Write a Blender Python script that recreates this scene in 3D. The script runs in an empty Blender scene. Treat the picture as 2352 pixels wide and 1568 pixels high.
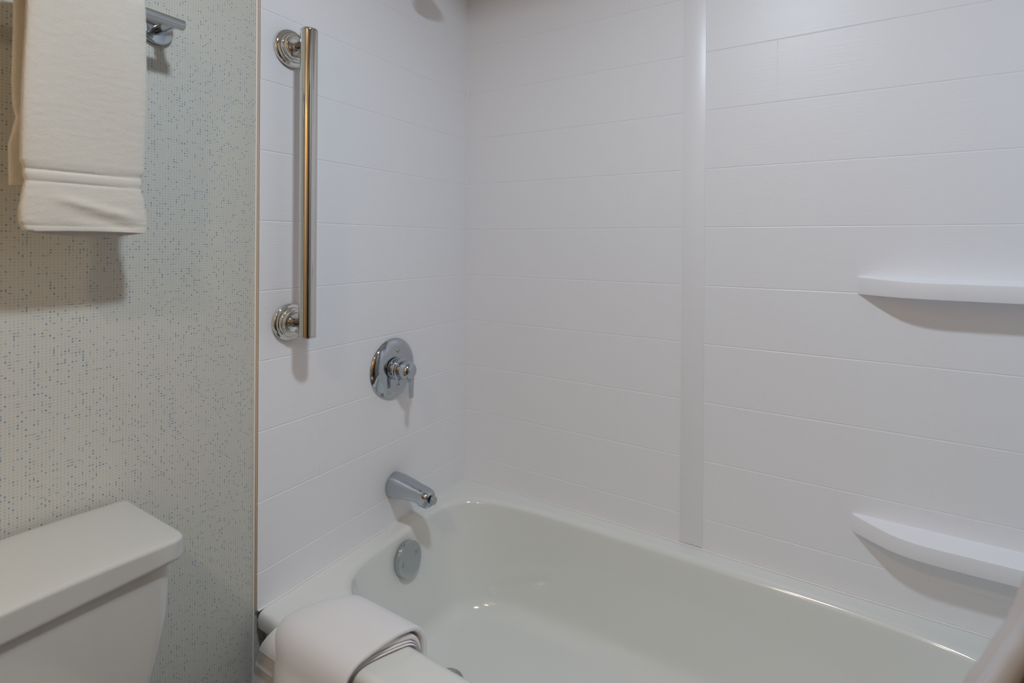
import bpy, bmesh, math, random
from mathutils import Vector, Matrix, Euler
random.seed(7)
C = bpy.context.scene.collection
PI = math.pi
sc = bpy.context.scene
sc.view_settings.view_transform = 'Standard'
sc.view_settings.look = 'None'
sc.view_settings.exposure = 0.0
sc.cycles.use_denoising = True
sc.cycles.max_bounces = 10
sc.cycles.diffuse_bounces = 6
sc.cycles.glossy_bounces = 6
sc.cycles.caustics_reflective = False
sc.cycles.caustics_refractive = False
sc.cycles.sample_clamp_indirect = 6.0

# ------------------------------------------------------------------ materials
def new_mat(name):
    m = bpy.data.materials.new(name); m.use_nodes = True
    nt = m.node_tree; b = nt.nodes['Principled BSDF']
    return m, nt, b

def lin(r, g, b):
    f = lambda c: (c/12.92 if c <= .04045 else ((c+.055)/1.055)**2.4)
    return (f(r/255), f(g/255), f(b/255), 1)

def plain(name, col, rough=.4, metal=0, coat=0, bump=None, spec=.5, sheen=0):
    m, nt, b = new_mat(name)
    b.inputs['Base Color'].default_value = col
    b.inputs['Roughness'].default_value = rough
    b.inputs['Metallic'].default_value = metal
    b.inputs['Coat Weight'].default_value = coat
    b.inputs['Coat Roughness'].default_value = .05
    b.inputs['Specular IOR Level'].default_value = spec
    b.inputs['Sheen Weight'].default_value = sheen
    tc = nt.nodes.new('ShaderNodeTexCoord')
    n = nt.nodes.new('ShaderNodeTexNoise')
    nt.links.new(tc.outputs['Object'], n.inputs['Vector'])
    n.inputs['Scale'].default_value = bump[0] if bump else 6.0
    n.inputs['Detail'].default_value = 3
    if bump:
        bp_ = nt.nodes.new('ShaderNodeBump')
        bp_.inputs['Strength'].default_value = bump[1]
        bp_.inputs['Distance'].default_value = bump[2]
        nt.links.new(n.outputs['Fac'], bp_.inputs['Height'])
        nt.links.new(bp_.outputs['Normal'], b.inputs['Normal'])
    else:                                   # very faint roughness variation keeps large glossy areas alive
        mr = nt.nodes.new('ShaderNodeMapRange')
        mr.inputs['To Min'].default_value = max(0, rough-.02)
        mr.inputs['To Max'].default_value = rough+.02
        nt.links.new(n.outputs['Fac'], mr.inputs['Value'])
        nt.links.new(mr.outputs['Result'], b.inputs['Roughness'])
    return m

def striped_panel(name, col, axis):
    """white moulded panel with fine horizontal linen striations; axis = index of the horizontal direction"""
    m, nt, b = new_mat(name)
    b.inputs['Base Color'].default_value = col
    b.inputs['Roughness'].default_value = .40
    tc = nt.nodes.new('ShaderNodeTexCoord')
    mp = nt.nodes.new('ShaderNodeMapping')
    s = [1, 1, 1]; s[axis] = 5.0; s[1-axis] = 1.0; s[2] = 420.0
    mp.inputs['Scale'].default_value = s
    n = nt.nodes.new('ShaderNodeTexNoise'); n.inputs['Scale'].default_value = 1.0; n.inputs['Detail'].default_value = 2.0
    bp_ = nt.nodes.new('ShaderNodeBump'); bp_.inputs['Strength'].default_value = .35; bp_.inputs['Distance'].default_value = .0006
    nt.links.new(tc.outputs['Object'], mp.inputs['Vector'])
    nt.links.new(mp.outputs['Vector'], n.inputs['Vector'])
    nt.links.new(n.outputs['Fac'], bp_.inputs['Height'])
    nt.links.new(bp_.outputs['Normal'], b.inputs['Normal'])
    return m

def wallpaper_mat():
    m, nt, b = new_mat('wallpaper dots and dashes')
    N = nt.nodes.new; L = nt.links.new
    def mth(op, a, bb=None, c=None):
        n = N('ShaderNodeMath'); n.operation = op
        for i, v in enumerate((a, bb, c)):
            if v is None: continue
            if isinstance(v, (int, float)): n.inputs[i].default_value = v
            else: L(v, n.inputs[i])
        return n.outputs[0]
    tc = N('ShaderNodeTexCoord'); sp = N('ShaderNodeSeparateXYZ'); L(tc.outputs['Object'], sp.inputs[0])
    P = .0048
    u = mth('DIVIDE', sp.outputs['Y'], P); v = mth('DIVIDE', sp.outputs['Z'], P)
    cu = mth('FLOOR', u); cv = mth('FLOOR', v)
    fu = mth('SUBTRACT', mth('SUBTRACT', u, cu), .5); fv = mth('SUBTRACT', mth('SUBTRACT', v, cv), .5)
    cell = N('ShaderNodeCombineXYZ'); L(cu, cell.inputs[0]); L(cv, cell.inputs[1])
    wn = N('ShaderNodeTexWhiteNoise'); wn.noise_dimensions = '2D'; L(cell.outputs[0], wn.inputs['Vector'])
    off = N('ShaderNodeVectorMath'); off.operation = 'ADD'; L(cell.outputs[0], off.inputs[0]); off.inputs[1].default_value = (71.3, 13.7, 0)
    wn2 = N('ShaderNodeTexWhiteNoise'); wn2.noise_dimensions = '2D'; L(off.outputs[0], wn2.inputs['Vector'])
    r1 = wn.outputs['Value']; r2 = wn2.outputs['Value']
    sep2 = N('ShaderNodeSeparateColor'); L(wn2.outputs['Color'], sep2.inputs[0]); r3 = sep2.outputs[1]
    d = mth('SQRT', mth('ADD', mth('MULTIPLY', fu, fu), mth('MULTIPLY', fv, fv)))
    # kinds: big dot (r1 < .085), vertical dash (.085-.112), horizontal dash (.112-.142), else small dot
    big = mth('LESS_THAN', r1, .118)
    vd = mth('MULTIPLY', mth('GREATER_THAN', r1, .118), mth('LESS_THAN', r1, .146))
    hd = mth('MULTIPLY', mth('GREATER_THAN', r1, .146), mth('LESS_THAN', r1, .176))
    small = mth('GREATER_THAN', r1, .176)
    au = mth('ABSOLUTE', fu); av = mth('ABSOLUTE', fv)
    m_small = mth('MULTIPLY', small, mth('LESS_THAN', d, .135))
    m_big = mth('MULTIPLY', big, mth('LESS_THAN', d, .25))
    m_v = mth('MULTIPLY', vd, mth('MULTIPLY', mth('LESS_THAN', au, .12), mth('LESS_THAN', av, .48)))
    m_h = mth('MULTIPLY', hd, mth('MULTIPLY', mth('LESS_THAN', av, .105), mth('LESS_THAN', au, .49)))
    strong = mth('MAXIMUM', m_big, mth('MAXIMUM', m_v, m_h))
    # larger soft patches where the print is heavier or lighter
    nz = N('ShaderNodeTexNoise'); nz.inputs['Scale'].default_value = 45; nz.inputs['Detail'].default_value = 2
    L(tc.outputs['Object'], nz.inputs['Vector'])
    patch = N('ShaderNodeMapRange'); patch.inputs['From Min'].default_value = .38; patch.inputs['From Max'].default_value = .62
    patch.inputs['To Min'].default_value = .5; patch.inputs['To Max'].default_value = 1.0
    L(nz.outputs['Fac'], patch.inputs['Value'])
    a_small = mth('MULTIPLY', m_small, mth('MULTIPLY', patch.outputs[0], mth('MULTIPLY_ADD', r2, .55, .42)))
    a_strong = mth('MULTIPLY', strong, mth('MULTIPLY_ADD', r2, .5, .5))
    base = N('ShaderNodeMix'); base.data_type = 'RGBA'
    base.inputs['A'].default_value = lin(204, 203, 194); base.inputs['B'].default_value = lin(58, 78, 98)
    L(a_small, base.inputs['Factor'])
    blue = N('ShaderNodeMix'); blue.data_type = 'RGBA'
    blue.inputs['A'].default_value = lin(44, 98, 152); blue.inputs['B'].default_value = lin(54, 112, 138); L(r3, blue.inputs['Factor'])
    fin = N('ShaderNodeMix'); fin.data_type = 'RGBA'
    L(a_strong, fin.inputs['Factor']); L(base.outputs['Result'], fin.inputs['A']); L(blue.outputs['Result'], fin.inputs['B'])
    L(fin.outputs['Result'], b.inputs['Base Color'])
    b.inputs['Roughness'].default_value = .55
    return m

def wood_mat():
    m, nt, b = new_mat('warm maple veneer')
    tc = nt.nodes.new('ShaderNodeTexCoord'); mp = nt.nodes.new('ShaderNodeMapping'); mp.inputs['Scale'].default_value = (9, 9, .8)
    n = nt.nodes.new('ShaderNodeTexNoise'); n.inputs['Scale'].default_value = 3; n.inputs['Detail'].default_value = 6
    cr = nt.nodes.new('ShaderNodeValToRGB')
    cr.color_ramp.elements[0].color = lin(206, 156, 98); cr.color_ramp.elements[1].color = lin(236, 198, 142)
    nt.links.new(tc.outputs['Object'], mp.inputs[0]); nt.links.new(mp.outputs[0], n.inputs['Vector'])
    nt.links.new(n.outputs['Fac'], cr.inputs[0]); nt.links.new(cr.outputs[0], b.inputs['Base Color'])
    b.inputs['Roughness'].default_value = .35
    return m

def tile_floor_mat():
    m, nt, b = new_mat('beige floor tile')
    tc = nt.nodes.new('ShaderNodeTexCoord'); br = nt.nodes.new('ShaderNodeTexBrick')
    br.offset = 0; br.inputs['Scale'].default_value = 1.0
    br.inputs['Brick Width'].default_value = .33; br.inputs['Row Height'].default_value = .33; br.inputs['Mortar Size'].default_value = .004
    br.inputs['Color1'].default_value = lin(104, 96, 86); br.inputs['Color2'].default_value = lin(98, 90, 82); br.inputs['Mortar'].default_value = lin(70, 64, 58)
    nt.links.new(tc.outputs['Object'], br.inputs['Vector']); nt.links.new(br.outputs['Color'], b.inputs['Base Color'])
    b.inputs['Roughness'].default_value = .35
    return m

PANEL = lin(237, 237, 240)
M = dict(
    panelL=striped_panel('white moulded panel left', PANEL, 1),
    panelB=striped_panel('white moulded panel back', PANEL, 0),
    white_trim=plain('white trim', lin(237, 237, 240), .35),
    tan=plain('tan panel edge', lin(214, 190, 164), .5),
    caulk=plain('white caulk', lin(236, 236, 234), .35),
    porcelain=plain('white porcelain enamel', lin(224, 226, 223), .10, coat=.5),
    china=plain('white vitreous china', lin(198, 198, 194), .14, coat=.4),
    shelf=plain('white solid surface', lin(243, 243, 247), .35),
    chrome=plain('polished chrome', (.50, .54, .585, 1), .05, 1),
    nickel=plain('polished nickel', (.68, .67, .64, 1), .06, 1),
    satin=plain('satin chrome', (.52, .54, .56, 1), .27, 1),
    dark=plain('painted recess shade', (.02, .02, .022, 1), .5),
    paper=wallpaper_mat(),
    paint=plain('warm white paint', lin(150, 142, 132), .6),
    ceiling=plain('white ceiling paint', lin(236, 233, 228), .8),
    wood=wood_mat(),
    espresso=plain('dark door for reflection', lin(38, 28, 24), .35),
    floor=tile_floor_mat(),
    terry=plain('white terry cloth', lin(216, 211, 200), .95, bump=(700, .7, .0014), spec=.1, sheen=.5),
    band=plain('woven towel band', lin(216, 212, 203), .9, bump=(900, .4, .0008), spec=.1, sheen=.35),
    mat_=plain('white bath mat cloth', lin(228, 227, 229), .95, bump=(1000, .3, .0006), spec=.1, sheen=.2),
    curtain=plain('white curtain fabric', lin(192, 191, 196), .8, bump=(600, .3, .0005), spec=.2),
)
em = bpy.data.materials.new('lamp diffuser'); em.use_nodes = True
em.node_tree.nodes['Principled BSDF'].inputs['Base Color'].default_value = (.9, .9, .9, 1)
em.node_tree.nodes['Principled BSDF'].inputs['Emission Color'].default_value = (1, .97, .93, 1)
em.node_tree.nodes['Principled BSDF'].inputs['Emission Strength'].default_value = 1.0
M['lamp'] = em

# ------------------------------------------------------------------ object helpers
def tag(o, label=None, cat=None, group=None, kind=None):
    if label: o['label'] = label
    if cat: o['category'] = cat
    if group: o['group'] = group
    if kind: o['kind'] = kind
    return o

def thing(name, label, cat, loc=(0, 0, 0), group=None):
    o = bpy.data.objects.new(name, None); C.objects.link(o); o.location = loc
    o.empty_display_size = .05
    return tag(o, label, cat, group)

def obj(name, bm, mat, parent=None, smooth=True, angle=40, label=None):
    bmesh.ops.remove_doubles(bm, verts=bm.verts, dist=1e-6)
    bmesh.ops.recalc_face_normals(bm, faces=bm.faces)
    me = bpy.data.meshes.new(name); bm.to_mesh(me); bm.free()
    if smooth:
        for p in me.polygons: p.use_smooth = True
        me.set_sharp_from_angle(angle=math.radians(angle))
    o = bpy.data.objects.new(name, me); C.objects.link(o)
    for mm in (mat if isinstance(mat, (list, tuple)) else [mat]): me.materials.append(mm)
    if parent:
        o.parent = parent
        pw = Vector((0, 0, 0)); q = parent
        while q: pw += q.location; q = q.parent
        o.location = -pw                     # mesh coordinates are world coordinates
    if label: o['label'] = label
    return o

def struct(name, bm, mat, **k):
    o = obj(name, bm, mat, **k); o['kind'] = 'structure'; return o

def box(bm, lo, hi, bevel=0, seg=3):
    r = bmesh.ops.create_cube(bm, size=1)
    vs = r['verts']
    for v in vs:
        v.co = Vector([(lo[i]+hi[i])/2 + v.co[i]*(hi[i]-lo[i]) for i in range(3)])
    if bevel:
        es = list({e for v in vs for e in v.link_edges})
        bmesh.ops.bevel(bm, geom=es, offset=bevel, segments=seg, profile=.5, affect='EDGES')
    return bm

def B(lo, hi, bevel=0, seg=3): return box(bmesh.new(), lo, hi, bevel, seg)

def frame(axis):
    a = Vector(axis).normalized()
    h = Vector((0, 0, 1)) if abs(a.z) < .9 else Vector((0, 1, 0))
    p = h.cross(a).normalized(); q = a.cross(p)
    return a, p, q

def lathe(bm, origin, axis, prof, seg=56):
    """prof: list of (radius, distance along axis)"""
    a, p, q = frame(axis); o = Vector(origin); rings = []
    for r, d in prof:
        if r < 1e-6: rings.append([bm.verts.new(o+a*d)])
        else: rings.append([bm.verts.new(o+a*d+(p*math.cos(2*PI*i/seg)+q*math.sin(2*PI*i/seg))*r) for i in range(seg)])
    for A, Bq in zip(rings, rings[1:]):
        for i in range(seg):
            j = (i+1) % seg
            if len(A) == 1 and len(Bq) == 1: continue
            if len(A) == 1: bm.faces.new((A[0], Bq[i], Bq[j]))
            elif len(Bq) == 1: bm.faces.new((A[i], A[j], Bq[0]))
            else: bm.faces.new((A[i], A[j], Bq[j], Bq[i]))
    return bm

def tube(bm, pts, r, seg=20, caps=True):
    pts = [Vector(p) for p in pts]; rings = []
    ref = None
    for k, p in enumerate(pts):
        t = (pts[min(k+1, len(pts)-1)]-pts[max(k-1, 0)]).normalized()
        if ref is None: _, u, _ = frame(t)
        else: u = (ref - t*ref.dot(t)).normalized()
        ref = u; w = t.cross(u); rr = r[k] if isinstance(r, (list, tuple)) else r
        rings.append([bm.verts.new(p+(u*math.cos(2*PI*i/seg)+w*math.sin(2*PI*i/seg))*rr) for i in range(seg)])
    skin(bm, rings)
    if caps: bm.faces.new(rings[0]); bm.faces.new(rings[-1])
    return bm

def skin(bm, rings, closed=True):
    n = len(rings[0])
    for A, Bq in zip(rings, rings[1:]):
        for i in range(n if closed else n-1):
            j = (i+1) % n
            bm.faces.new((A[i], A[j], Bq[j], Bq[i]))

def loft(bm, secs, cap0=True, cap1=True):
    rings = [[bm.verts.new(p) for p in s] for s in secs]
    skin(bm, rings)
    if cap0: bm.faces.new(rings[0])
    if cap1: bm.faces.new(rings[-1])
    return bm

def smoothstep(a, b, x):
    t = min(1, max(0, (x-a)/(b-a))); return t*t*(3-2*t)

def interp(tab, x):
    if x <= tab[0][0]: return tab[0][1]
    for (a, fa), (b, fb) in zip(tab, tab[1:]):
        if x <= b: return fa+(fb-fa)*(x-a)/(b-a)
    return tab[-1][1]

def arc_resample(pts, step):
    """Catmull-Rom through 2-D points, resampled at about step"""
    P = [Vector(p) for p in pts]; dense = []
    for i in range(len(P)-1):
        p0 = P[max(i-1, 0)]; p1 = P[i]; p2 = P[i+1]; p3 = P[min(i+2, len(P)-1)]
        for k in range(24):
            t = k/24
            dense.append(.5*((2*p1)+(p2-p0)*t+(2*p0-5*p1+4*p2-p3)*t*t+(3*p1-p0-3*p2+p3)*t**3))
    dense.append(P[-1]); out = [dense[0]]; acc = 0
    for a, b in zip(dense, dense[1:]):
        acc += (b-a).length
        if acc >= step: out.append(b); acc = 0
    if (out[-1]-dense[-1]).length > step*.3: out.append(dense[-1])
    return out

# ------------------------------------------------------------------ camera (horizontal, lens shifted down)
yaw, pitch, roll = -0.5476, -0.00256, 0.0072
f = Vector((math.sin(yaw)*math.cos(pitch), math.cos(yaw)*math.cos(pitch), math.sin(pitch)))
r = Vector((math.cos(yaw), -math.sin(yaw), 0)); u = r.cross(f)
r, u = math.cos(roll)*r+math.sin(roll)*u, -math.sin(roll)*r+math.cos(roll)*u
cam = bpy.data.cameras.new('camera'); co = bpy.data.objects.new('camera', cam); C.objects.link(co)
co.matrix_world = Matrix(((r.x, u.x, -f.x, 1.0577), (r.y, u.y, -f.y, -1.4276), (r.z, u.z, -f.z, 1.2171), (0, 0, 0, 1)))
cam.sensor_width = 36; cam.lens = 1163.56/2352*36
cam.shift_y = (563.18-784)/2352
cam.clip_start = .02
cam.dof.use_dof = True; cam.dof.focus_distance = 1.25; cam.dof.aperture_fstop = 3.2
sc.camera = co

# ------------------------------------------------------------------ room shell
RX, RY, RZ = 1.532, -2.75, 2.375           # room: X 0..RX, Y RY..0
h = .15611; Z0 = 1.265
struct('wall_left', B((-.108, RY-.1, 0), (-.008, .1, RZ)), M['paper'])
struct('wall_back', B((-.008, .008, 0), (RX+.008, .108, RZ)), M['paint'])
bmr = bmesh.new()                          # right wall with a doorway added for a dark reflection in the bar
box(bmr, (RX+.008, -1.32, 0), (RX+.108, .108, RZ)); box(bmr, (RX+.008, RY-.1, 0), (RX+.108, -2.12, RZ)); box(bmr, (RX+.008, -2.12, 2.06), (RX+.108, -1.32, RZ))
struct('wall_right', bmr, M['paint'])
struct('wall_front', B((-.108, RY-.1, 0), (RX+.108, RY, RZ)), M['paint'])
struct('floor', B((-.108, RY-.1, -.05), (RX+.108, .108, 0)), M['floor'])
struct('ceiling', B((-.108, RY-.1, RZ), (RX+.108, .108, RZ+.05)), M['ceiling'])
struct('baseboard_left', B((-.008, RY, 0), (.004, -.80, .09), .003), M['white_trim'])
struct('baseboard_front', B((.002, RY, 0), (RX, RY+.012, .09), .003), M['white_trim'])
# unseen dark door added to darken the bar's reflection; maple door in the front wall
d1 = struct('door_dark_reflection', B((RX+.03, -2.11, .01), (RX+.07, -1.33, 2.05), .002), M['espresso'])
k = lathe(bmesh.new(), (RX+.03, -1.41, 1.0), (-1, 0, 0), [(0, 0), (.026, 0), (.026, .008), (.010, .012), (.010, .04), (.026, .05), (.028, .065), (.018, .08), (0, .082)], 28)
obj('door_knob', k, M['satin'], d1)
bmd = bmesh.new(); box(bmd, (.45, RY+.004, .01), (1.25, RY+.044, 2.06), .003)
d2 = struct('door_2', bmd, M['wood'])
k = lathe(bmesh.new(), (1.16, RY+.044, 1.0), (0, 1, 0), [(0, 0), (.026, 0), (.026, .008), (.010, .012), (.010, .04), (.026, .05), (.028, .065), (.018, .08), (0, .082)], 28)
obj('door_knob', k, M['satin'], d2)

# moulded surround panels: planks 6.15 in high with V grooves, half-running joints
def plank_panel(name, mat, P0, ud, u0, u1, joints, thick, n, zbot=.402, ztop=2.30):
    """joints(k) -> joint positions along u for the course between lines k and k+1"""
    bm = bmesh.new(); P0 = Vector(P0); ud = Vector(ud); n = Vector(n); zv = Vector((0, 0, 1))
    def V(uu, z, d): return bm.verts.new(P0+ud*uu+zv*z-n*d)
    for k in range(-7, 6):
        zt = min(Z0-k*h, ztop); zb = max(Z0-(k+1)*h, zbot)
        if zt-zb < .01: continue
        us = [u0]+[j for j in joints(k) if u0+.01 < j < u1-.01]+[u1]
        for a, b in zip(us, us[1:]):
            gz, gd = .0019, .0009
            ga = .0003 if a == u0 else .0007; gb = .0003 if b == u1 else .0007
            vd_ = .00022
            o = [V(a, zb, gd), V(b, zb, gd), V(b, zt, gd), V(a, zt, gd)]
            m = [V(a, zb+gz, vd_), V(b, zb+gz, vd_), V(b, zt-gz, vd_), V(a, zt-gz, vd_)]
            i = [V(a+ga, zb+gz, 0), V(b-gb, zb+gz, 0), V(b-gb, zt-gz, 0), V(a+ga, zt-gz, 0)]
            bm.faces.new(i)
            bm.faces.new((o[0], o[1], m[1], i[1], i[0], m[0])); bm.faces.new((o[2], o[3], m[3], i[3], i[2], m[2]))
            bm.faces.new((m[1], m[2], i[2], i[1])); bm.faces.new((m[3], m[0], i[0], i[3]))
    # side and end faces down to the wall
    e = [V(u0, zbot, .0013), V(u1, zbot, .0013), V(u1, ztop, .0013), V(u0, ztop, .0013)]
    w = [V(u0, zbot, thick), V(u1, zbot, thick), V(u1, ztop, thick), V(u0, ztop, thick)]
    for q in range(4): bm.faces.new((e[q], e[(q+1) % 4], w[(q+1) % 4], w[q]))
    bm.faces.new(w)
    return struct(name, bm, mat, smooth=False)
even = lambda k: k % 2 == 0
wl = plank_panel('wall_alcove_left', M['panelL'], (0, 0, 0), (0, -1, 0), 0, .764, lambda k: [.604-.0] if not even(k) else [.298], .0075, (1, 0, 0))
plank_panel('wall_alcove_back', M['panelB'], (0, 0, 0), (1, 0, 0), 0.0, .762, lambda k: [.571] if not even(k) else [.262], .0075, (0, -1, 0))
plank_panel('wall_alcove_back', M['panelB'], (0, 0, 0), (1, 0, 0), .7625, RX, lambda k: [.961] if not even(k) else [1.268], .0075, (0, -1, 0))
plank_panel('wall_alcove_right', M['panelL'], (RX, 0, 0), (0, -1, 0), 0, .764, lambda k: [.604] if not even(k) else [.298], .0075, (-1, 0, 0))
# cover strip over the seam of the back panels, tan panel edge and white caulk lines
struct('trim_1', B((.733, -.0042, .409), (.7925, .0005, 2.30), .0016, 2), M['white_trim'])
struct('trim_2', B((-.0075, -.7668, .402), (-.0010, -.7641, 2.30), .0005, 2), M['tan'])
bmt = bmesh.new(); tube(bmt, [(-.0070, -.7682, .0), (-.0070, -.7682, 2.30)], .0021, 12)
struct('trim_3', bmt, M['caulk'])
bmt = bmesh.new(); tube(bmt, [(.0006, -.0006, .402), (.0006, -.0006, 2.30)], .0016, 10)
struct('trim_4', bmt, M['caulk'])
for i, (a, b) in enumerate((((.001, -.762, .4015), (.001, -.001, .4015)), ((.001, -.001, .4015), (RX, -.001, .4015)), ((RX-.001, -.762, .4015), (RX-.001, -.001, .4015)))):
    bmt = bmesh.new(); tube(bmt, [a, b], .0021, 10); struct('trim_%d' % (5+i), bmt, M['caulk'])

# ------------------------------------------------------------------ bathtub
def superellipse(cx, cy, a, b, n, th):
    c, s = math.cos(th), math.sin(th)
    k = (abs(c/a)**n+abs(s/b)**n)**(-1/n)
    return cx+k*c, cy+k*s
NT = 220
ths = [2*PI*i/NT for i in range(NT)]
# opening at the rim and outline of the tub floor
op = (.7475, -.3525, .6955, .2965, 5.0); fl = (.715, -.355, .590, .245, 4.2)
# reparametrise so that the corners get enough points
def ang(t):
    return t+0.0
def opening_pt(th, grow=0): return superellipse(op[0], op[1], op[2]+grow, op[3]+grow, op[4], th)
def floor_pt(th, grow=0): return superellipse(fl[0], fl[1], fl[2]+grow, fl[3]+grow, fl[4], th)
X0, X1, YF, YB, RIM, FLZ = .0005, RX-.0005, -.762, -.0005, .400, .088
def outer_pt(th):
    c, s = math.cos(th), math.sin(th)
    cx, cy = op[0], op[1]
    t = 1e9
    if c > 1e-9: t = min(t, (X1-cx)/c)
    if c < -1e-9: t = min(t, (X0-cx)/c)
    if s > 1e-9: t = min(t, (YB-cy)/s)
    if s < -1e-9: t = min(t, (YF+.018-cy)/s)
    return cx+c*t, cy+s*t
# angular positions: include the exact outer corners
th_list = set()
corner = [math.atan2(y-op[1], x-op[0]) % (2*PI) for x in (X0, X1) for y in (YB, YF+.018)]
aspect = op[3]/op[2]
for i in range(NT):
    t = 2*PI*i/NT
    th_list.add(math.atan2(math.sin(t)*aspect*1.0, math.cos(t)) % (2*PI))
th_all = sorted(th_list | set(corner))
bm = bmesh.new(); rings = []
def ring(fn): rings.append([bm.verts.new(fn(t)) for t in th_all])
ring(lambda t: (*outer_pt(t), RIM))
for s in (.5, .85, 1.0):
    def g(t, s=s):
        ox, oy = outer_pt(t); ix, iy = opening_pt(t, .020)
        return (ox+(ix-ox)*s, oy+(iy-oy)*s, RIM-.0015*s)
    ring(g)
for a in (10, 20, 30, 40, 50, 60, 70, 80):                               # rolled lip
    a = math.radians(a)
    ring(lambda t, a=a: (*opening_pt(t, .020-.020*math.sin(a)), RIM-.0015-.016*(1-math.cos(a))))
def wall(t, s):                                          # s 0 at lip, 1 where the bottom fillet begins
    x0, y0 = opening_pt(t); x1, y1 = floor_pt(t, .028)
    return (x0+(x1-x0)*s, y0+(y1-y0)*s, RIM-.017+(FLZ+.055-(RIM-.017))*s)
for s in (.04, .15, .3, .45, .6, .75, .9, 1.0): ring(lambda t, s=s: wall(t, s))
for a in (15, 30, 45, 60, 75, 90):                       # bottom fillet
    a = math.radians(a)
    ring(lambda t, a=a: (*floor_pt(t, .028-.055*(1-math.cos(a))*1.0), FLZ+.055*(1-math.sin(a))))
for s in (.85, .6, .3, .1):
    ring(lambda t, s=s: (fl[0]+(floor_pt(t, -.027)[0]-fl[0])*s, fl[1]+(floor_pt(t, -.027)[1]-fl[1])*s, FLZ-.004*(1-s)))
skin(bm, rings); bm.faces.new(rings[-1])
bmesh.ops.recalc_face_normals(bm, faces=bm.faces)
tubT = thing('bathtub', 'white enamelled alcove bathtub with chrome drain set between the white panelled walls', 'bathtub', (.766, -.38, 0))
# front lip, recessed apron and back skirt as an open profile swept along X
prof = [(YF+.018, RIM), (YF+.011, RIM-.0014), (YF+.005, RIM-.005), (YF+.0015, RIM-.010), (YF, RIM-.018), (YF, RIM-.034), (YF+.003, RIM-.041), (YF+.010, RIM-.045), (YF+.016, RIM-.052), (YF+.019, RIM-.066), (YF+.022, .10), (YF+.020, .05), (YF+.016, .002)]
seg = [X0]+[X0+.006, X0+.02]+[X0+(X1-X0)*i/20 for i in range(1, 20)]+[X1-.02, X1-.006, X1]
secs = [[bm.verts.new((x, y, z)) for (y, z) in prof] for x in seg]
for A, Bq in zip(secs, secs[1:]):
    for i in range(len(prof)-1): bm.faces.new((A[i], A[i+1], Bq[i+1], Bq[i]))
shell = obj('tub_shell', bm, M['porcelain'], tubT, angle=50)

# overflow plate on the faucet end wall (+ two screws), drain
en = Vector((1, 0, .18)).normalized()                     # outward normal of the end wall
ov = Vector((.0735, -.360, .329))
plate = lathe(bmesh.new(), ov-en*.010, en, [(0, .0), (.0462, .0), (.0466, .001), (.0466, .0140), (.0462, .0152), (.0452, .0162), (.0438, .0166), (.042, .0168), (.02, .0176), (0, .0178)], 64)
pl = obj('overflow_plate', plate, M['chrome'], tubT, label='round chrome plate')
a, p_, q_ = frame(en)
for (dy, dz) in ((.026, .006), (-.026, -.003)):
    c = ov+en*.0068+Vector((0, dy, 0))+q_*dz
    s_ = lathe(bmesh.new(), c-en*.002, en, [(0, 0), (.0068, 0), (.0068, .0018), (.0058, .0032), (.0036, .0036), (.003, .0012), (0, .0012)], 24)
    so = obj('screw', s_, [M['satin'], M['dark']], pl)
    for p in so.data.polygons:
        w_ = Vector(p.center)-c
        rad = (w_-en*w_.dot(en)).length
        if rad < .0032 or rad > .0060: p.material_index = 1  # slot and rim painted near-black to stand for recess shade
dr = lathe(bmesh.new(), (.243, -.393, FLZ-.006), (0, 0, 1), [(0, 0), (.040, 0), (.040, .005), (.036, .0075), (.031, .0060), (.030, .003), (.024, .003), (.024, .014), (.0235, .018), (.021, .0205), (.010, .0222), (0, .0224)], 48)
obj('drain', dr, M['satin'], tubT, label='round chrome drain with raised stopper')

# ------------------------------------------------------------------ grab bar
gb = thing('grab_bar', 'tall vertical polished grab bar on the white panelled wall above the bath', 'grab bar', (0, -.691, 1.35))
GX, GY, GZ0, GZ1 = .066, -.689, 1.0015, 1.698
lathe_bar = lathe(bmesh.new(), (GX, GY, GZ0), (0, 0, 1), [(.0190, .006), (.0190, GZ1-GZ0-.006)], 64)
obj('bar', lathe_bar, M['nickel'], gb)
for z, s in ((GZ0+.006, -1), (GZ1-.006, 1)):
    e = lathe(bmesh.new(), (GX, GY, z), (0, 0, s), [(.0190, 0), (.0184, .0004), (.0184, .0010), (.0190, .0014), (.0190, .0042), (.0182, .0056), (.0165, .0060), (0, .0060)], 64)
    obj('end_cap', e, M['nickel'], gb)
for z in (1.666, 1.0325):
    fl_ = lathe(bmesh.new(), (-.0008, GY-.002, z), (1, 0, 0), [(0, 0), (.0422, 0), (.0430, .0015), (.0430, .0070), (.0415, .0100), (.0375, .0120), (.0345, .0124), (.0338, .0118), (.0330, .0124), (.0322, .0190), (.0312, .0200), (.0296, .0202), (.0286, .0206), (.0283, .0255), (.0272, .0270), (.0245, .0274), (.0228, .0262), (.0205, .0225), (.0150, .0205), (0, .0200)], 72)
    fo = obj('flange', fl_, M['nickel'], gb)
    po = lathe(bmesh.new(), (.0150, GY-.001, z), (1, 0, 0), [(.0108, 0), (.0108, .0185), (.0101, .0190), (.0101, .0198), (.0108, .0203), (.0108, .036), (.0125, .040)], 40)
    obj('post', po, M['nickel'], gb)

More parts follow.
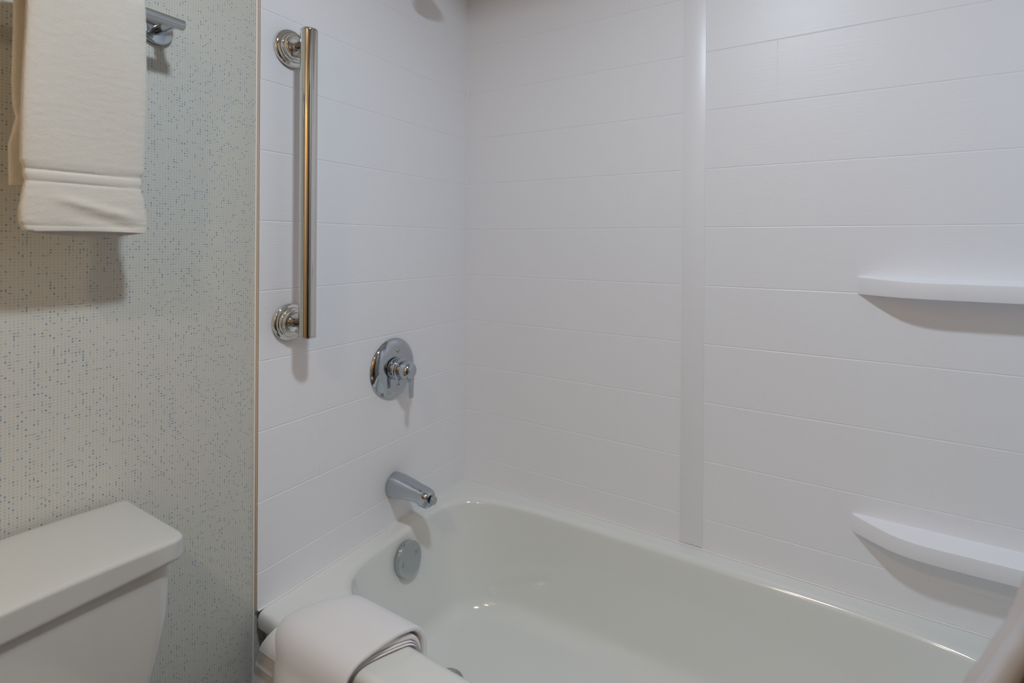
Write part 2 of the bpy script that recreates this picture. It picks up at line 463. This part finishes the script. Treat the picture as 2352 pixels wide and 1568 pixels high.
# ------------------------------------------------------------------ shower valve
sv = thing('shower_valve', 'round chrome shower valve with small lever handle on the white panelled wall', 'shower valve', (0, -.353, .856))
VC = Vector((-.0008, -.3535, .8555))
pp = lathe(bmesh.new(), VC, (1, 0, 0), [(0, 0), (.0855, 0), (.0865, .0022), (.0850, .0055), (.0790, .0110), (.0705, .0160), (.0660, .0180), (.0640, .0186), (.040, .0200), (0, .0205)], 96)
plate = obj('escutcheon_plate', pp, M['chrome'], sv)
for dy, dz in ((.004, .052), (.004, -.045)):
    s_ = lathe(bmesh.new(), VC+Vector((.0165, dy, dz)), (1, 0, 0), [(0, 0), (.0062, 0), (.0062, .0035), (.0050, .0050), (.0030, .0052), (.0026, .0030), (0, .0030)], 24)
    obj('screw', s_, M['satin'], plate)
sl = lathe(bmesh.new(), VC, (1, 0, 0), [(.0315, .016), (.0315, .0325), (.0305, .0338), (.0270, .0340), (.0265, .0358), (.0325, .0360), (.0335, .0370), (.0335, .0395), (.0320, .0408), (.0260, .0410)], 64)
obj('sleeve', sl, M['chrome'], sv)
hb = lathe(bmesh.new(), VC, (1, 0, 0), [(.0262, .0405), (.0262, .0600), (.0254, .0655), (.0232, .0712), (.0190, .0762), (.0135, .0795), (.0070, .0812), (0, .0817)], 64)
hub = obj('handle_hub', hb, M['chrome'], sv)
lv = bmesh.new()
secs = []
for (z, hx, hy, cx_, cy_) in ((.004, .0110, .0110, .0715, .008), (-.014, .0110, .0105, .0725, .0095), (-.026, .0075, .0088, .0750, .0110), (-.035, .0042, .0080, .076, .012), (-.056, .0036, .0076, .0755, .012), (-.074, .0034, .0074, .0755, .012), (-.0785, .0024, .0062, .0755, .012)):
    sec = []
    for i in range(20):
        t = 2*PI*i/20; c, s = math.cos(t), math.sin(t); kk = (abs(c)**4+abs(s)**4)**-.25
        sec.append(VC+Vector((cx_-.0085+hx*kk*c, cy_-.005+hy*kk*s, z)))
    secs.append(sec)
loft(lv, secs)
obj('lever', lv, M['chrome'], hub)

# ------------------------------------------------------------------ tub spout
sp = thing('tub_spout', 'chrome tub spout with diverter knob on the white panelled wall over the tub end', 'faucet', (0, -.345, .515))
secs = []
#   x, centre z, half width, half height, exponent, bottom cut
for (x, zc, hw, hh, n) in ((-.0008, .515, .0345, .0350, 2.0), (.004, .515, .0350, .0355, 2.0), (.030, .5160, .0325, .0325, 2.3), (.060, .5160, .0290, .0265, 2.8), (.090, .5145, .0255, .0215, 3.2), (.105, .5125, .0240, .0215, 3.4), (.112, .5100, .0235, .0235, 3.6), (.125, .5080, .0225, .0230, 3.6), (.137, .5065, .0205, .0205, 3.4), (.1415, .5060, .0170, .0170, 3.0)):
    sec = []
    for i in range(40):
        t = 2*PI*i/40; c, s = math.cos(t), math.sin(t); kk = (abs(c)**n+abs(s)**n)**(-1/n)
        sec.append(Vector((x, -.345+hw*kk*c, zc+hh*kk*s)))
    secs.append(sec)
body = obj('spout_body', loft(bmesh.new(), secs), M['chrome'], sp, angle=35)
kn = lathe(bmesh.new(), (.1405, -.345, .5075), (1, 0, 0), [(.0050, 0), (.0050, .004), (.0105, .0045), (.0112, .0065), (.0112, .0120), (.0100, .0138), (0, .0142)], 36)
obj('diverter_knob', kn, M['chrome'], sp)

# ------------------------------------------------------------------ corner shelves
def corner_shelf(zb, zf, zbot, x0, label):
    ctrl = [(0, -.0035), (.006, -.010), (.019, -.0205), (.039, -.0355), (.076, -.0575), (.122, -.0675), (.184, -.0685), (.273, -.0675), (RX-.0005-x0, -.067)]
    plan = [Vector((x0+p.x, p.y)) for p in arc_resample(ctrl, .006)]
    bm = bmesh.new()
    def ringat(zfun, ins):
        pts = [Vector((max(p.x, x0+ins*.25), min(p.y+ins, -.001), zfun(p.y))) for p in plan]
        pts += [Vector((RX-.0005, .0005, zfun(0))), Vector(((RX+x0)/2, .0005, zfun(0))), Vector((x0+ins*.25, .0005, zfun(0)))]
        return pts
    top = lambda d: (lambda y: zb+(zf-zb)*min(1, -y/.0675)-d)
    bot = lambda d: (lambda y: zbot+d)
    loft(bm, [ringat(bot(0), .0075), ringat(bot(.0008), .0055), ringat(bot(.003), .0046), ringat(top(.0035), .0004), ringat(top(.0012), .0008), ringat(top(.0002), .0022), ringat(top(0), .0045)])
    o = obj('corner_shelf', bm, M['shelf'], angle=28)
    return tag(o, label, 'shelf', 'white corner shelves of the shower')
corner_shelf(1.1478, 1.1425, 1.1060, 1.131, 'upper white curved corner shelf on the panelled shower wall')
corner_shelf(.5945, .5895, .5505, 1.125, 'lower white curved corner shelf just above the bathtub rim')

# ------------------------------------------------------------------ towel bar
tb = thing('towel_bar', 'satin chrome towel bar on the dotted wallpaper above the toilet', 'towel bar', (0, -1.25, 1.606))
TX, TZ = .072, 1.6065
tb_bar = lathe(bmesh.new(), (TX, -.9555, TZ), (0, -1, 0), [(0, 0), (.0082, 0), (.0094, .0012), (.0094, .6108), (.0082, .612), (0, .612)], 40)
obj('rail', tb_bar, M['satin'], tb)
for y in (-.9665, -1.5485):
    fo = lathe(bmesh.new(), (-.0085, y, TZ+.005), (1, 0, 0), [(0, 0), (.0265, 0), (.0272, .001), (.0272, .0085), (.0262, .0100), (.0245, .0106), (0, .0106)], 56)
    obj('flange', fo, M['chrome'], tb)
    po = lathe(bmesh.new(), (.000, y, TZ+.003), (1, 0, 0), [(.0088, 0), (.0088, .066)], 32)
    obj('post', po, M['chrome'], tb)

# ------------------------------------------------------------------ hand towel folded over the towel bar
ht = thing('hand_towel', 'white terry hand towel folded over the towel bar on the wallpapered wall', 'towel', (TX, -1.10, 1.60))
TR = .0195
# path of the middle of the folded stack in X,Z: back flap bottom -> over the bar -> front flap bottom
path = []
nb = 100
for i in range(nb+1): path.append((.0375+.010*smoothstep(0, 1, i/nb), 1.2985+(1.600-1.2985)*i/nb))
for i in range(1, 24):
    a = PI-PI*i/24; path.append((TX+.0245*math.cos(a), 1.600+.0255*math.sin(a)))
nf = 132
for i in range(nf+1): path.append((TX+.0245-.010*smoothstep(0, .9, i/nf), 1.600-(1.600-1.2305)*i/nf))
def towel_ring(k):
    x, z = path[k]; x_a, z_a = path[max(k-1, 0)]; x_b, z_b = path[min(k+1, len(path)-1)]
    t = Vector((x_b-x_a, 0, z_b-z_a)).normalized(); n = Vector((t.z, 0, -t.x))*-1
    front = k > nb+12
    n = Vector((-t.z, 0, t.x))                            # outward: away from the bar side
    if front:
        yl, yr, th = -1.1765, -1.0245, .0105
        yl += interp([(1.23, .004), (1.243, -.0015), (1.262, -.002), (1.290, .002), (1.304, .0045), (1.312, .002), (1.322, .0025), (1.332, -.0012), (1.40, -.001), (1.46, .0), (1.52, .002), (1.60, .0035)], z)
        yr += interp([(1.23, .003), (1.243, .0045), (1.262, .003), (1.288, -.0005), (1.304, -.005), (1.312, -.003), (1.322, -.0045), (1.332, .0), (1.46, .0), (1.60, -.003)], z)
        th += interp([(1.23, .0005), (1.243, .0015), (1.28, .001), (1.304, -.0008), (1.313, .0), (1.3215, -.0008), (1.333, .0003)], z)
    else:
        yl, yr, th = -1.1765, -1.036, .0085
        yl += interp([(1.30, .0), (1.36, -.001), (1.385, .004), (1.40, .0065), (1.415, .003), (1.45, .001), (1.60, .002)], z)
    pts = []
    W = (yr-yl)/2; cy = (yl+yr)/2; M_ = 44
    cx = Vector((x, 0, z))
    for i in range(2*M_):
        a = 2*PI*i/(2*M_); c, s = math.cos(a), math.sin(a)
        e = 5.0; kk = (abs(c)**e+abs(s)**e)**(-1/e); cc = c*kk; ss = s*kk
        # spread points evenly along the flat sides
        if abs(ss) > .98: cc = math.cos(a)/max(abs(math.sin(a)), 1e-6); cc = max(-1, min(1, cc))
        off = th*ss
        p = cx+Vector((0, cy+W*cc, 0))+n*off
        jit = .00035
        if front:
            # crease lines, hem roll and a diagonal slack fold in the bottom panel
            tilt = .004*cc
            for zc, dp in ((1.3205, .0022), (1.3035, .0018), (1.2402, .0014)):
                dzc = (z-(zc+.35*tilt*(1 if zc > 1.3 else .3)))/.0015
                p += n*(-dp*math.exp(-dzc*dzc))*(1 if ss > 0 else .3)
            if ss > 0 and z < 1.304:
                q = (1.289-.022*(cc+1)/1.1)
                p += n*(.0034*math.exp(-((z-q)/.007)**2)*smoothstep(-.75, -.2, cc)*(1-smoothstep(.5, .95, cc)))
                p -= n*(.0022*math.exp(-((z-(q-.017))/.008)**2)*smoothstep(-.4, .1, cc)*(1-smoothstep(.5, .9, cc)))
            if ss > 0: p += n*.0016*math.sin(cc*2.3+z*9)*math.sin(z*13)
            if z < 1.236 : p.z += .0070*(1-cc*cc)*(-1 if ss < 0 else .25)*(1.236-z)/.0055
            elif ss > 0 and 1.237 < z < 1.30: jit = .00045
            if 1.3045 < z < 1.3195 or z < 1.2395: jit = .00008
        p += Vector((random.uniform(-1, 1), random.uniform(-1, 1), random.uniform(-1, 1)))*jit
        pts.append(p)
    return pts
TRG = [towel_ring(k) for k in range(len(path))]
def towel_part(name, k0, k1, mat, cap0, cap1):
    bm = bmesh.new(); secs = TRG[k0:k1+1]
    rings = [[bm.verts.new(p) for p in s] for s in secs]
    skin(bm, rings)
    def endcap(ringv, sgn):
        c = sum((v.co for v in ringv), Vector())/len(ringv)
        r1 = []
        for v in ringv:
            d = v.co-c; r1.append(bm.verts.new(c+Vector((d.x*.55, d.y*.97, d.z))))
        r2 = [bm.verts.new(v.co+Vector((0, 0, .012))) for v in r1]
        skin(bm, [ringv, r1, r2]); bm.faces.new(r2)
    if cap0: endcap(rings[0], 1)
    if cap1: endcap(rings[-1], 1)
    return obj(name, bm, mat, ht, angle=80)
zi = lambda z: max(range(nb+24, len(path)), key=lambda k: -abs(path[k][1]-z))
kA, kB, kC = zi(1.3195), zi(1.3040), zi(1.2395)
towel_part('terry_body', 0, kA, M['terry'], True, False)
towel_part('border_band', kA, kB, M['band'], False, False)
towel_part('terry_end', kB, kC, M['terry'], False, False)
towel_part('hem', kC, len(path)-1, M['band'], False, True)

# ------------------------------------------------------------------ bath mat folded over the front rim of the tub
bmt_ = thing('bath_mat', 'folded white bath mat draped over the front rim of the tub near the wallpapered wall', 'bath mat', (.22, -.72, .40))
# base line hugging the rim (Y, Z): inside the tub -> over the rim -> down the apron side
base = arc_resample([(-.6340, .352), (-.6360, .372), (-.6420, .389), (-.6560, .3985), (-.675, .4015), (-.700, .4025), (-.725, .4025), (-.748, .4010), (-.7625, .3950), (-.7690, .382), (-.7720, .360), (-.7760, .320), (-.7800, .270), (-.7840, .215), (-.7860, .150)], .006)
NB = len(base)
cum = [0]
for a, b in zip(base, base[1:]): cum.append(cum[-1]+(b-a).length)
S = cum[-1]
def bnorm(k):
    t = (base[min(k+1, NB-1)]-base[max(k-1, 0)]).normalized()
    return Vector((0, t.y, -t.x)) if False else Vector((t.y*-1, t.x))*-1
def top_T(s): return interp([(0, .016), (.03, .026), (.05, .036), (.08, .037), (.11, .033), (.14, .027), (.17, .025), (.20, .028), (.25, .038), (.32, .046), (.45, .050)], s)
def left_x(s): return interp([(0, .150), (.03, .138), (.06, .122), (.09, .104), (.12, .083), (.145, .074), (.17, .078), (.20, .088), (.24, .100), (.30, .118), (.42, .150)], s)
def right_x(s): return interp([(0, .366), (.03, .362), (.06, .350), (.10, .336), (.14, .322), (.17, .312), (.25, .300), (.42, .296)], s)
def slab(name, o0, o1, s0, s1, lx, rx, mat, edge=.004, cap_left=True, swell=0):
    """one cloth layer between heights o0(s,u) and o1(s,u) above the base line"""
    bm = bmesh.new(); rings = []
    NU = 40
    for k in range(NB):
        s = cum[k]
        if s < s0 or s > s1: continue
        n = bnorm(k); P = base[k]; a, b = lx(s), rx(s); pts = []
        for i in range(NU+1):
            uu = i/NU; uu = .5-.5*math.cos(PI*uu)
            hgt = o1(s, uu); x = a+(b-a)*uu
            e = edge*(1-math.sqrt(max(0, 1-max(0, 1-(b-x)/edge)**2))) if b-x < edge else 0
            hgt -= min(e, max(0, (o1(s, uu)-o0(s, uu))/2))
            pts.append(Vector((x, P.x+n.x*hgt, P.y+n.y*hgt)))
        for i in range(NU, -1, -1):
            uu = i/NU; uu = .5-.5*math.cos(PI*uu)
            hgt = o0(s, uu); x = a+(b-a)*uu
            e = edge*(1-math.sqrt(max(0, 1-max(0, 1-(b-x)/edge)**2))) if b-x < edge else 0
            hgt += min(e, max(0, (o1(s, uu)-o0(s, uu))/2))*.98
            pts.append(Vector((x, P.x+n.x*hgt, P.y+n.y*hgt)))
        rings.append([bm.verts.new(p) for p in pts])
    skin(bm, rings); bm.faces.new(rings[0]); bm.faces.new(rings[-1])
    return obj(name, bm, mat, bmt_, angle=60)
def lr(u, w): return math.sqrt(max(0, 1-(1-min(1, u/w))**2)) if u < w else 1
def bulge(s, u): return .010*smoothstep(.16, .28, s)*math.sin(PI*min(1, u*1.05))**1.5
def T1(s, u): return top_T(s)*(.10+.90*lr(u, .34))+bulge(s, u)
THK = .0105
def T0(s, u): return max(.0006, T1(s, u)-THK*(.3+.7*lr(u, .12))) if u > .04 else max(.0004, T1(s, u)-.003)
slab('top_fold', T0, T1, 0, 1, left_x, right_x, M['mat_'], edge=.005)
# thin inner layers seen at the open right-hand edge
def thin(i0, i1, sh, s1):
    def lim(s): return max(.002, top_T(s)-THK-.0045*(1-smoothstep(.05, .15, s))-.001)
    slab('inner_fold', lambda s, u: .0004+lim(s)*i0, lambda s, u: .0004+lim(s)*i1-.0009, .022, s1, lambda s: left_x(s)+.05, lambda s: right_x(s)-sh(s), M['mat_'], edge=.003)
thin(0, .24, lambda s: .002+.006*smoothstep(.05, .13, s), .42)
thin(.25, .46, lambda s: .003+.006*smoothstep(.05, .13, s), .42)
thin(.48, 1.0, lambda s: .0045+.008*smoothstep(.05, .13, s), .42)
# under-layers fanning out to the left on the apron side
def fan(s_end, lx, rx, o0, o1):
    slab('under_layer', lambda s, u: o0*smoothstep(.140, .195, s), lambda s, u: (o0+(o1-o0)*(.35+.65*lr(u, .1)))*smoothstep(.140, .195, s)+.0004+.012*smoothstep(.5, 1, u)*smoothstep(.16, .3, s), .146, s_end, lx, rx, M['mat_'], edge=.003)
fan(.205, lambda s: interp([(.146, .088), (.16, .080), (.175, .068), (.19, .057), (.205, .050)], s), lambda s: .17, .0125, .0215)
fan(.250, lambda s: interp([(.146, .090), (.16, .082), (.19, .060), (.22, .041), (.25, .028)], s), lambda s: .18, .0065, .0120)
fan(.42, lambda s: interp([(.146, .092), (.16, .084), (.19, .062), (.25, .029), (.30, .010), (.42, .002)], s), lambda s: .19, .0006, .0060)

# ------------------------------------------------------------------ toilet
tl = thing('toilet', 'white two-piece toilet with lidded tank against the dotted wallpaper', 'toilet', (.35, -1.25, 0))
TCY = -1.243
def rr(x0, x1, hw, rb, rf, bow=0, zf=lambda y: 0, n=10, z=0):
    """rounded-rectangle plan, back corners radius rb, front corners rf, bowed front; counted counter-clockwise"""
    pts = []
    def arc(cx, cy, r_, a0, a1):
        for i in range(n+1):
            a = math.radians(a0+(a1-a0)*i/n); pts.append((cx+r_*math.cos(a), cy+r_*math.sin(a)))
    arc(x0+rb, TCY-hw+rb, rb, 180, 270)
    pts.extend((x0+rb+(x1-rf-x0-rb)*i/4, TCY-hw) for i in range(1, 4))
    arc(x1-rf, TCY-hw+rf, rf, 270, 360)
    pts.extend((x1, TCY-hw+rf+(2*hw-2*rf)*i/16) for i in range(1, 16))
    arc(x1-rf, TCY+hw-rf, rf, 0, 90)
    pts.extend((x1-rf-(x1-rf-x0-rb)*i/4, TCY+hw) for i in range(1, 4))
    arc(x0+rb, TCY+hw-rb, rb, 90, 180)
    pts.extend((x0, TCY+hw-rb-(2*hw-2*rb)*i/16) for i in range(1, 16))
    out = []
    for (x, y) in pts:
        q = 1-((y-TCY)/hw)**2
        out.append(Vector((x+bow*q*max(0, (x-x0)/(x1-x0)), y, z+zf(y))))
    return out
crown = lambda y: .009*max(0, 1-((y-TCY)/.228)**2)
LX0, LX1, LH = .004, .2175, .2300
secs = [rr(LX0+.010, LX1-.014, LH-.014, .008, .020, 0, z=.7265), rr(LX0+.006, LX1-.008, LH-.008, .008, .020, 0, z=.7265), rr(LX0+.001, LX1-.002, LH-.002, .010, .024, 0, z=.7275), rr(LX0, LX1, LH, .010, .025, 0, z=.7305), rr(LX0, LX1, LH, .010, .025, 0, z=.734), rr(LX0, LX1, LH, .010, .025, 0, z=.7505, zf=crown), rr(LX0, LX1, LH, .010, .025, 0, z=.7522, zf=crown)]
for a in range(0, 91, 15):
    t = math.radians(a); ins = .0065*(1-math.cos(t))
    secs.append(rr(LX0+ins, LX1-ins, LH-ins, .011, .025, 0, zf=lambda y, t=t: crown(y), z=.753+.0060*math.sin(t)))
secs.append(rr(LX0+.0085, LX1-.0085, LH-.0085, .011, .024, 0, zf=crown, z=.7592))
secs.append(rr(LX0+.020, LX1-.022, LH-.020, .011, .020, 0, zf=crown, z=.7600))
for w in (.8, .6, .4, .2, .03):
    c = Vector((.125, TCY, 0)); last = secs[-1]
    secs.append([Vector((c.x+(p.x-c.x)*w, c.y+(p.y-c.y)*w, 0)) for p in last] if False else [Vector((c.x+(p.x-c.x)*w, p.y, p.z)) for p in last])
obj('tank_lid', loft(bmesh.new(), secs), M['china'], tl, angle=70)
secs = []
for (z, x1, hw) in ((.400, .165, .160), (.41, .172, .166), (.45, .178, .176), (.50, .184, .1865), (.547, .189, .196), (.596, .192, .2075), (.646, .194, .2145), (.698, .195, .2175), (.726, .195, .2180)):
    secs.append(rr(.022, x1+.010, hw-.005, .02, .017, .004, z=z))
tank = obj('tank', loft(bmesh.new(), secs), M['china'], tl, angle=60)
fh = lathe(bmesh.new(), (.204, TCY-.16, .665), (1, 0, 0), [(.012, -.008), (.012, .010), (.009, .014), (0, .014)], 24)
fhn = obj('flush_handle', fh, M['chrome'], tank)
obj('lever', tube(bmesh.new(), [(.216, TCY-.16, .665), (.220, TCY-.13, .661), (.222, TCY-.09, .652)], [.005, .0055, .007], 14), M['chrome'], fhn)
def oval(cx, ax, ay, z, n=48, egg=.12):
    return [Vector((cx+ax*math.cos(2*PI*i/n), TCY+ay*math.sin(2*PI*i/n)*(1-egg*math.cos(2*PI*i/n)), z)) for i in range(n)]
secs = [oval(.33, .235, .105, .0, egg=0), oval(.33, .232, .102, .02, egg=0), oval(.34, .20, .090, .12), oval(.38, .215, .105, .22), oval(.43, .255, .150, .32), oval(.445, .275, .178, .375), oval(.445, .277, .181, .392), oval(.445, .270, .175, .399),
        oval(.45, .215, .130, .399), oval(.45, .205, .120, .38), oval(.45, .16, .09, .28), oval(.42, .08, .06, .22)]
obj('bowl', loft(bmesh.new(), secs), M['china'], tl, angle=60)
secs = [oval(.45, .268, .180, .4005), oval(.45, .274, .186, .404), oval(.45, .274, .186, .414), oval(.45, .266, .178, .419)]
obj('seat', loft(bmesh.new(), secs), M['china'], tl, angle=50)
secs = [oval(.455, .270, .182, .4205), oval(.455, .277, .188, .424), oval(.455, .276, .187, .434), oval(.455, .262, .174, .4405), oval(.455, .15, .10, .443)]
obj('seat_lid', loft(bmesh.new(), secs), M['china'], tl, angle=50)

# ------------------------------------------------------------------ shower curtain, rod, shower head, ceiling lamp
cu = thing('shower_curtain', 'pleated white shower curtain gathered at the right end of the bath, closest to the viewer', 'curtain', (1.38, -.846, 2.19))
def XL(z): return interp([(.06, .98), (.20, 1.01), (.40, 1.055), (.60, 1.105), (.75, 1.147), (.82, 1.169), (.833, 1.173), (.848, 1.181), (.866, 1.187), (.88, 1.193), (.892, 1.199), (.924, 1.207), (.96, 1.217), (1.1, 1.238), (1.4, 1.255), (2.14, 1.275)], z)
bm = bmesh.new(); rings = []
NS = 260
zs = [.06+.018*i for i in range(52)]; zs = [z for z in zs if z < .98]+[.98+.0635*i for i in range(20)]
for z in zs:
    xl = XL(z); xr = 1.505; row = []
    amp = .0120+.004*smoothstep(.8, .3, z)
    for i in range(NS+1):
        s = i/NS
        ph = 2*PI*(11.0*s**.92)+.5*math.sin(z*3.1)*smoothstep(0, .15, s)
        x = xl+(xr-xl)*s+.006*math.sin(2*ph)
        y = -.836+amp*math.cos(ph)*(1-.25*math.sin(9*s)*smoothstep(0, .1, s))
        row.append(bm.verts.new((x, y, z)))
    rings.append(row)
skin(bm, rings, closed=False)
cl = obj('cloth', bm, M['curtain'], cu, angle=180)
md = cl.modifiers.new('thickness', 'SOLIDIFY'); md.thickness = .0016
for i in range(8):
    x = 1.29+.028*i
    t = bmesh.new(); tube(t, [(x, -.846+.022*math.cos(a), 2.236+.030*math.sin(a)-.012) for a in [2*PI*j/24 for j in range(25)]], .0016, 8, caps=False)
    obj('curtain_ring', t, M['chrome'], cu)
rod = thing('curtain_rod', 'straight chrome shower curtain rod above the front edge of the bath', 'curtain rod', (.76, -.846, 2.240))
obj('pole', tube(bmesh.new(), [(-.004, -.846, 2.240), (RX+.004, -.846, 2.240)], .0125, 28), M['chrome'], rod)
for x, s in ((-.008, 1), (RX+.008, -1)):
    obj('end_flange', lathe(bmesh.new(), (x, -.846, 2.240), (s, 0, 0), [(0, 0), (.034, 0), (.034, .006), (.022, .016), (.016, .03), (.0127, .03)], 36), M['chrome'], rod)
sh = thing('overhead_shower', 'chrome overhead shower on an angled arm high on the faucet wall', 'shower', (0, -.355, 2.05))
obj('arm_flange', lathe(bmesh.new(), (0, -.355, 2.07), (1, 0, 0), [(0, 0), (.030, 0), (.030, .004), (.014, .012), (.010, .012)], 32), M['chrome'], sh)
obj('arm', tube(bmesh.new(), [(0, -.355, 2.07), (.05, -.355, 2.072), (.09, -.355, 2.066), (.125, -.355, 2.048)], .0085, 18), M['chrome'], sh)
hd_ax = Vector((.62, 0, -.78))
obj('head', lathe(bmesh.new(), Vector((.118, -.355, 2.055)), hd_ax, [(0, 0), (.014, 0), (.018, .012), (.020, .028), (.038, .052), (.046, .064), (.046, .074), (.042, .077), (0, .078)], 40), M['chrome'], sh)

LP = Vector((.98, -1.10, RZ))
cl_ = thing('ceiling_lamp', 'round flush ceiling lamp with white diffuser above the bath', 'lamp', LP)
obj('lamp_base', lathe(bmesh.new(), LP, (0, 0, -1), [(0, 0), (.135, 0), (.135, .02), (.128, .03), (.11, .03)], 48), M['white_trim'], cl_)
obj('diffuser', lathe(bmesh.new(), LP, (0, 0, -1), [(.118, .028), (.112, .045), (.085, .062), (.045, .070), (0, .072)], 48), M['lamp'], cl_)

# ------------------------------------------------------------------ lights
def area(name, loc, target, size, power, col, shape='DISK', size_y=None):
    l = bpy.data.lights.new(name, 'AREA'); l.shape = shape; l.size = size
    if size_y: l.size_y = size_y
    l.energy = power; l.color = col
    o = bpy.data.objects.new(name, l); C.objects.link(o); o.location = loc
    o.rotation_euler = (Vector(target)-Vector(loc)).to_track_quat('-Z', 'Y').to_euler()
    return o
area('ceiling_lamp_light', LP-Vector((0, 0, .085)), LP-Vector((0, 0, 1)), .13, 13.6, (.77, .885, 1.0))
# unseen warm light added to brighten the maple door and warm the fill
area('door_warm_fill', (.85, -2.15, RZ-.02), (.85, -2.75, 1.2), .12, 16.0, (1.0, .78, .52))
w = bpy.data.worlds.new('world'); sc.world = w; w.use_nodes = True
w.node_tree.nodes['Background'].inputs[0].default_value = (.5, .48, .45, 1)
w.node_tree.nodes['Background'].inputs[1].default_value = .02
